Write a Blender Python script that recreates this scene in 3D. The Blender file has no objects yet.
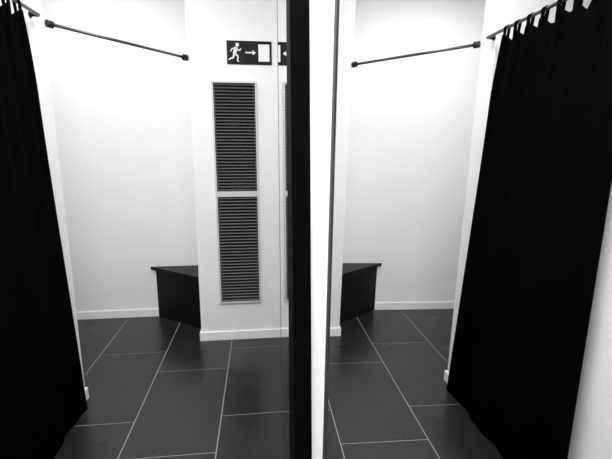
import bpy, bmesh, math
from mathutils import Matrix, Vector
S=bpy.context.scene
S.view_settings.view_transform='Standard'
S.view_settings.look='None'
S.view_settings.exposure=0.0

# ---------- materials ----------
def mat(name,col,rough=0.5,metal=0.0,noise=0.0,nscale=8,bump=0.0,bscale=60,spec=0.5,rvar=0.0):
    m=bpy.data.materials.new(name); m.use_nodes=True
    nt=m.node_tree; b=nt.nodes['Principled BSDF']
    b.inputs['Base Color'].default_value=(col,col,col,1)
    b.inputs['Roughness'].default_value=rough
    b.inputs['Metallic'].default_value=metal
    b.inputs['Specular IOR Level'].default_value=spec
    tc=nt.nodes.new('ShaderNodeTexCoord')
    if noise>0 or rvar>0:
        n=nt.nodes.new('ShaderNodeTexNoise'); n.inputs['Scale'].default_value=nscale; n.inputs['Detail'].default_value=6
        nt.links.new(tc.outputs['Object'],n.inputs['Vector'])
        if noise>0:
            mr=nt.nodes.new('ShaderNodeMapRange')
            mr.inputs['From Min'].default_value=0.3; mr.inputs['From Max'].default_value=0.7
            mr.inputs['To Min'].default_value=col*(1-noise); mr.inputs['To Max'].default_value=col*(1+noise)
            nt.links.new(n.outputs['Fac'],mr.inputs['Value'])
            nt.links.new(mr.outputs['Result'],b.inputs['Base Color'])
        if rvar>0:
            mr=nt.nodes.new('ShaderNodeMapRange')
            mr.inputs['From Min'].default_value=0.3; mr.inputs['From Max'].default_value=0.7
            mr.inputs['To Min'].default_value=rough-rvar; mr.inputs['To Max'].default_value=rough+rvar
            nt.links.new(n.outputs['Fac'],mr.inputs['Value'])
            nt.links.new(mr.outputs['Result'],b.inputs['Roughness'])
    if bump>0:
        n2=nt.nodes.new('ShaderNodeTexNoise'); n2.inputs['Scale'].default_value=bscale; n2.inputs['Detail'].default_value=4
        nt.links.new(tc.outputs['Object'],n2.inputs['Vector'])
        bp=nt.nodes.new('ShaderNodeBump'); bp.inputs['Strength'].default_value=bump; bp.inputs['Distance'].default_value=0.002
        nt.links.new(n2.outputs['Fac'],bp.inputs['Height']); nt.links.new(bp.outputs['Normal'],b.inputs['Normal'])
    return m
M_wall=mat('wall_paint',0.82,0.6,noise=0.015,nscale=2,bump=0.15,bscale=150)
M_ceil=mat('ceiling_paint',0.85,0.8)
M_base=mat('baseboard_paint',0.86,0.35)
M_tile=mat('slate_tile',0.014,0.30,noise=0.2,nscale=5,bump=0.15,bscale=90,rvar=0.03,spec=0.42)
M_grout=mat('grout',0.30,0.9)
M_black=mat('black_fabric',0.0008,1.0,bump=0.3,bscale=300,spec=0.02)
M_frame=mat('black_frame',0.001,0.7,spec=0.04)
M_bench=mat('black_laminate',0.004,0.45,spec=0.22)
M_rod=mat('dark_steel',0.10,0.35,metal=0.8)
M_brk=mat('black_metal',0.012,0.5,spec=0.3)
M_slat=mat('grille_slat',0.11,0.5)
M_dark=mat('grille_void',0.005,0.9)
M_gfr=mat('grille_frame',0.58,0.4)
M_edge=mat('mirror_edge',0.03,0.5,metal=0.2)
M_mirror=mat('mirror_glass',0.96,0.0,metal=1.0)
M_sign=mat('sign_black',0.004,0.5,spec=0.15)
M_white=mat('sign_white',0.8,0.5)

# ---------- geometry helpers ----------
def finish(name,bm,mats,parent=None,bevel=0.0,smooth=False,loc=None):
    me=bpy.data.meshes.new(name); bm.normal_update(); bm.to_mesh(me); bm.free()
    for m in mats: me.materials.append(m)
    o=bpy.data.objects.new(name,me); S.collection.objects.link(o)
    if parent: o.parent=parent
    if smooth:
        for p in me.polygons: p.use_smooth=True
    if bevel>0:
        b=o.modifiers.new('bevel','BEVEL'); b.width=bevel; b.segments=2; b.limit_method='ANGLE'
    return o
def addbox(bm,x0,x1,y0,y1,z0,z1,mi=0,rotx=0.0):
    r=bmesh.ops.create_cube(bm,size=1.0)
    vs=r['verts']
    c=Vector(((x0+x1)/2,(y0+y1)/2,(z0+z1)/2))
    R=Matrix.Rotation(rotx,4,'X')
    Mx=Matrix.Translation(c)@R@Matrix.Diagonal((x1-x0,y1-y0,z1-z0,1))
    bmesh.ops.transform(bm,matrix=Mx,verts=vs)
    for f in {f for v in vs for f in v.link_faces}: f.material_index=mi
def box(name,x0,x1,y0,y1,z0,z1,m,parent=None,bevel=0.0):
    bm=bmesh.new(); addbox(bm,x0,x1,y0,y1,z0,z1); return finish(name,bm,[m],parent,bevel)
def prism(bm,pts,z0,z1,mi=0):
    lo=[bm.verts.new((x,y,z0)) for x,y in pts]; hi=[bm.verts.new((x,y,z1)) for x,y in pts]
    n=len(pts)
    fs=[bm.faces.new(list(reversed(lo))),bm.faces.new(hi)]
    for i in range(n): fs.append(bm.faces.new((lo[i],lo[(i+1)%n],hi[(i+1)%n],hi[i])))
    for f in fs: f.material_index=mi
    bmesh.ops.recalc_face_normals(bm,faces=fs)
def cyl(bm,p,q,r,seg=20,mi=0):
    p=Vector(p);q=Vector(q);d=q-p
    res=bmesh.ops.create_cone(bm,cap_ends=True,segments=seg,radius1=r,radius2=r,depth=d.length)
    R=d.to_track_quat('Z','Y').to_matrix().to_4x4()
    bmesh.ops.transform(bm,matrix=Matrix.Translation((p+q)/2)@R,verts=res['verts'])
    for f in {f for v in res['verts'] for f in v.link_faces}: f.material_index=mi
def empty(name):
    e=bpy.data.objects.new(name,None); S.collection.objects.link(e); e.empty_display_size=0.2; return e

CH=2.9
XC,YC=-0.575,3.117     # column corner
XJ=-1.168; YB=3.67
# ---------- shell ----------
box('ceiling',-2.5,1.7,-2.1,3.9,CH,CH+0.1,M_ceil)
bm=bmesh.new(); addbox(bm,-2.5,1.7,-2.1,3.9,-0.1,-0.0015,1)
W=0.48; L=0.82; g=0.0026
for i in range(-5,5):
    xa=-0.335+i*W; xb=xa+W
    off=2.14 if (i%2==0) else 2.67
    for k in range(-7,4):
        ya=off+k*L; yb=ya+L
        X0=max(xa+g,-2.5);X1=min(xb-g,1.7);Y0=max(ya+g,-2.1);Y1=min(yb-g,3.9)
        if X1-X0>0.02 and Y1-Y0>0.02: addbox(bm,X0,X1,Y0,Y1,-0.004,0.0,0)
finish('floor',bm,[M_tile,M_grout])
box('wall_back',-2.5,XC,YB,YB+0.12,0,CH,M_wall)
box('wall_column',XC,1.7,YC,YB+0.12,0,CH,M_wall,bevel=0.004)
box('wall_left',-2.5,-2.4,-2.1,YB,0,CH,M_wall)
box('wall_partition',-2.4,XJ-0.005,2.25,2.40,0,CH,M_wall,bevel=0.004)
box('wall_corridor',-1.29,XJ,-2.0,1.40,0,CH,M_wall,bevel=0.004)
box('wall_front',-2.4,1.6,-2.1,-2.0,0,CH,M_wall)
YS=0.552
bm=bmesh.new()
prism(bm,[(0.012,1.872),(0.012,YS),(0.040,YS),(0.040,-2.0),(0.16,-2.0),(0.16,1.872)],0,CH)
finish('wall_mirror',bm,[M_wall])
box('wall_right',1.6,1.7,-2.0,YC,0,CH,M_wall)
bh=0.072; bt=0.012
box('baseboard_back',-2.4,XC-bt,YB-bt,YB,0,bh,M_base,bevel=0.002)
bm=bmesh.new()
prism(bm,[(XC-bt,YB),(XC-bt,YC-bt),(1.6,YC-bt),(1.6,YC),(XC,YC),(XC,YB)],0,bh)
finish('baseboard_column',bm,[M_base],bevel=0.002)
bm=bmesh.new()
e=XJ-0.005
prism(bm,[(-2.4,2.40),(-2.4,2.40+bt),(e+bt,2.40+bt),(e+bt,2.25-bt),(e-0.1,2.25-bt),(e-0.1,2.25),(e,2.25),(e,2.40)],0,bh)
finish('baseboard_partition',bm,[M_base],bevel=0.002)
box('baseboard_corridor',XJ,XJ+bt,-2.0,1.40,0,bh,M_base,bevel=0.002)

# ---------- mirrors ----------
mr=empty('wall_mirror_panel')
box('glass',0.0,0.011,0.90,1.868,0.02,2.75,M_mirror,mr)
box('edge_trim',-0.001,0.0115,1.868,1.874,0.02,2.75,M_edge,mr)
# near edge post : slightly tapered black stile (wider towards the floor)
bm=bmesh.new()
def yp(z): return 0.845-0.068*(1.85-z)
x0,x1=-0.0258,0.0118
pts=[(x0,yp(0),0),(x1,yp(0),0),(x1,yp(2.8),2.8),(x0,yp(2.8),2.8)]
fr=[bm.verts.new(p) for p in pts]; bk=[bm.verts.new((p[0],0.94,p[2])) for p in pts]
bm.faces.new(fr); bm.faces.new(list(reversed(bk)))
for i in range(4): bm.faces.new((fr[i],bk[i],bk[(i+1)%4],fr[(i+1)%4]))
bmesh.ops.recalc_face_normals(bm,faces=bm.faces[:])
finish('frame_post',bm,[M_frame],mr)
m2=empty('wall_mirror_panel.001')
tl=0.015
def tilted(name,xa,xb,ya,yb,z0,z1,m):
    bm=bmesh.new(); addbox(bm,xa,xb,ya,yb,z0,z1)
    for v in bm.verts: v.co.x+=tl*(v.co.z-1.5)+0.007
    return finish(name,bm,[m],m2)
tilted('glass',0.0,0.010,-1.2,0.530,0.02,2.70,M_mirror)
tilted('frame_side',-0.0015,0.010,0.530,0.548,0.02,2.70,M_edge)

# ---------- louvred grille ----------
gr=empty('louvred_vent_grille')
gx0,gx1,gz0,gz1=-0.418,-0.095,0.31,1.985
yf=YC
bm=bmesh.new(); fw=0.013
zm0,zm1=1.155,1.195
addbox(bm,gx0,gx0+fw,yf-0.016,yf,gz0,gz1); addbox(bm,gx1-fw,gx1,yf-0.016,yf,gz0,gz1)
for a,b in ((gz0,gz0+fw),(zm0,zm1),(gz1-fw,gz1)): addbox(bm,gx0+fw,gx1-fw,yf-0.016,yf,a,b)
finish('frame',bm,[M_gfr],gr,bevel=0.0015)
bm=bmesh.new(); addbox(bm,gx0+fw,gx1-fw,yf-0.002,yf,gz0+fw,gz1-fw); finish('backing',bm,[M_dark],gr)
bm=bmesh.new()
for (a,b) in ((gz0+fw,zm0),(zm1,gz1-fw)):
    n=34; p=(b-a)/n
    for i in range(n):
        z=a+p*(i+0.5)
        addbox(bm,gx0+fw,gx1-fw,yf-0.015,yf-0.003,z-0.0012,z+0.0012,0,math.radians(33))
    for sx in (gx0+fw+0.006,gx1-fw-0.009): addbox(bm,sx,sx+0.003,yf-0.016,yf-0.003,a,b,0)
finish('slats',bm,[M_slat],gr)

# ---------- emergency exit sign ----------
sg=empty('emergency_exit_sign')
sx0,sx1,sz0,sz1=-0.300,0.016,2.100,2.258
box('plate',sx0,sx1,YC-0.006,YC,sz0,sz1,M_sign,sg,bevel=0.001)
bm=bmesh.new()
def poly(pts):
    y=YC-0.0068
    vs=[bm.verts.new((sx0+px,y,sz0+pz)) for px,pz in pts]
    vb=[bm.verts.new((sx0+px,y+0.001,sz0+pz)) for px,pz in pts]
    n=len(pts); fs=[bm.faces.new(vs),bm.faces.new(list(reversed(vb)))]
    for i in range(n): fs.append(bm.faces.new((vs[i],vb[i],vb[(i+1)%n],vs[(i+1)%n])))
    bmesh.ops.recalc_face_normals(bm,faces=fs)
def limb(p,q,w1,w2):
    p=Vector(p);q=Vector(q);d=(q-p).normalized();n=Vector((-d.y,d.x))
    poly([p+n*w1/2,p-n*w1/2,q-n*w2/2,q+n*w2/2])
poly([(0.074+0.0125*math.cos(t*math.pi/7),0.130+0.0125*math.sin(t*math.pi/7)) for t in range(14)])
limb((0.066,0.114),(0.052,0.066),0.026,0.022)
limb((0.066,0.106),(0.090,0.092),0.009,0.008); limb((0.088,0.091),(0.100,0.106),0.008,0.006)
limb((0.060,0.108),(0.036,0.104),0.009,0.008); limb((0.038,0.106),(0.026,0.084),0.008,0.006)
limb((0.056,0.070),(0.080,0.052),0.014,0.011); limb((0.078,0.055),(0.074,0.022),0.011,0.008); limb((0.073,0.022),(0.086,0.020),0.007,0.006)
limb((0.052,0.070),(0.042,0.042),0.014,0.011); limb((0.044,0.044),(0.016,0.034),0.011,0.007); limb((0.018,0.036),(0.013,0.026),0.006,0.005)
limb((0.130,0.080),(0.182,0.080),0.009,0.009)
poly([(0.180,0.097),(0.204,0.080),(0.180,0.063)])
poly([(0.222,0.022),(0.300,0.022),(0.300,0.136),(0.222,0.136)])
finish('pictogram',bm,[M_white],sg)

# ---------- corner bench ----------
bn=empty('corner_bench')
bm=bmesh.new()
prism(bm,[(-1.078,YB-0.002),(XC-0.002,YB-0.002),(XC-0.002,3.30),(-0.60,3.30)],0.445,0.472)
finish('seat',bm,[M_bench],bn,bevel=0.002)
bm=bmesh.new()
prism(bm,[(-1.03,YB-bt-0.001),(XC-bt-0.001,YB-bt-0.001),(XC-bt-0.001,3.335),(-0.60,3.34)],0.0,0.445)
finish('base',bm,[M_bench],bn)

# ---------- rods ----------
r1=empty('curtain_rod')
bm=bmesh.new()
pa=Vector((XJ+0.018,2.415,2.140)); pb=Vector((XC-0.004,YC+0.0,2.135))
cyl(bm,pa,pb,0.0088); finish('tube',bm,[M_rod],r1,smooth=True)
d=(pb-pa).normalized()
bm=bmesh.new()
cyl(bm,pb-d*0.03,pb-d*0.0,0.021)
cyl(bm,pa-d*0.02,pa+d*0.012,0.019)
finish('end_bracket',bm,[M_brk],r1,bevel=0.002)

r2=empty('curtain_rod.001')
XR=XJ+0.035
ZR=2.14
bm=bmesh.new(); cyl(bm,(XR,1.27,ZR),(XR,2.262,ZR),0.0085); finish('tube',bm,[M_rod],r2,smooth=True)
bm=bmesh.new()
for y,xe in ((1.29,XJ),(2.262,XJ-0.005)):
    cyl(bm,(XR,y,ZR),(xe,y,ZR),0.009); cyl(bm,(xe+0.006,y,ZR),(xe,y,ZR),0.014)
finish('end_bracket',bm,[M_brk],r2)

# ---------- curtain ----------
cu=empty('fitting_room_curtain')
NU,NV=300,50
hooks=8
def cpt(u,v):
    yt_end=2.09; yb_end=2.28
    y_near=1.312-0.03*v
    yend=yt_end+(yb_end-yt_end)*(0.2*math.sin(min(v*6,1)*math.pi/2)+0.8*v)
    y=y_near+(yend-y_near)*u
    ph=u*hooks*2*math.pi
    gather=math.exp(-v*5)
    x=XR+0.010*gather*math.cos(ph)+0.010*math.sin(u*19+1.0+1.2*v)*(0.3+0.7*v)+0.005*math.sin(u*43+2.5*v)*(0.4+v*0.4)
    x+=0.004*math.sin(u*90+5*v)*gather
    top=2.108-0.032*(0.5-0.5*math.cos(ph))*(1+0.4*math.sin(u*23))
    z=top+(0.012-top)*v
    return (min(max(x,XJ+0.015),XJ+0.09),y,z)
bm=bmesh.new()
g_=[[bm.verts.new(cpt(i/NU,j/NV)) for i in range(NU+1)] for j in range(NV+1)]
for j in range(NV):
    for i in range(NU): bm.faces.new((g_[j][i],g_[j][i+1],g_[j+1][i+1],g_[j+1][i]))
c=finish('cloth',bm,[M_black],cu,smooth=True)
so=c.modifiers.new('solid','SOLIDIFY'); so.thickness=0.003
bm=bmesh.new()
for k in range(hooks+1):
    y=cpt(k/hooks,0)[1]+(0.010 if k==0 else (-0.010 if k==hooks else 0))
    n=16; hw=0.013
    prof=[]
    for t in range(n+1):
        a=math.pi*t/n; prof.append((XR+0.012*math.cos(a),ZR+0.012*math.sin(a)))
    prof=[(XR+0.012,2.07)]+prof+[(XR-0.006,2.07)]
    L0=[bm.verts.new((x,y-hw,z)) for x,z in prof]; R0=[bm.verts.new((x,y+hw,z)) for x,z in prof]
    for t in range(len(prof)-1): bm.faces.new((L0[t],R0[t],R0[t+1],L0[t+1]))
t=finish('tabs',bm,[M_black],cu,smooth=True)
so=t.modifiers.new('solid','SOLIDIFY'); so.thickness=0.002

# ---------- lights ----------
def area(name,x,y,sx,sy,p):
    l=bpy.data.lights.new(name,'AREA'); l.shape='RECTANGLE'; l.size=sx; l.size_y=sy; l.energy=p
    o=bpy.data.objects.new(name,l); o.location=(x,y,CH-0.03); S.collection.objects.link(o)
area('ceiling_light_cubicle',-1.35,2.88,0.6,0.45,14)
area('ceiling_light_corridor',-0.55,1.65,0.5,1.2,25)
area('added_fill_entry',-0.5,0.3,0.6,1.6,52)  # added fill, no known fixture: brightens the corridor wall at the near end
area('ceiling_light_passage',0.8,2.3,0.5,0.5,8)
w=bpy.data.worlds.new('world'); S.world=w; w.use_nodes=True
w.node_tree.nodes['Background'].inputs[0].default_value=(0.5,0.5,0.5,1)
w.node_tree.nodes['Background'].inputs[1].default_value=0.3

# ---------- camera ----------
yaw=math.radians(6.5); pit=math.radians(11.0); roll=0.001; F=408.0
fw_=Vector((math.sin(yaw),math.cos(yaw),0)); R=Vector((math.cos(yaw),-math.sin(yaw),0))
fwd=(fw_*math.cos(pit)-Vector((0,0,1))*math.sin(pit)).normalized()
U=R.cross(fwd)
R2=(R*math.cos(roll)+U*math.sin(roll)); U2=(U*math.cos(roll)-R*math.sin(roll))
cam=bpy.data.cameras.new('camera'); co=bpy.data.objects.new('camera',cam); S.collection.objects.link(co)
Mt=Matrix((R2,U2,-fwd)).transposed().to_4x4(); Mt.translation=Vector((-0.09,0,1.5))
co.matrix_world=Mt
cam.sensor_width=36; cam.lens=F/612*36; cam.clip_start=0.01
S.camera=co
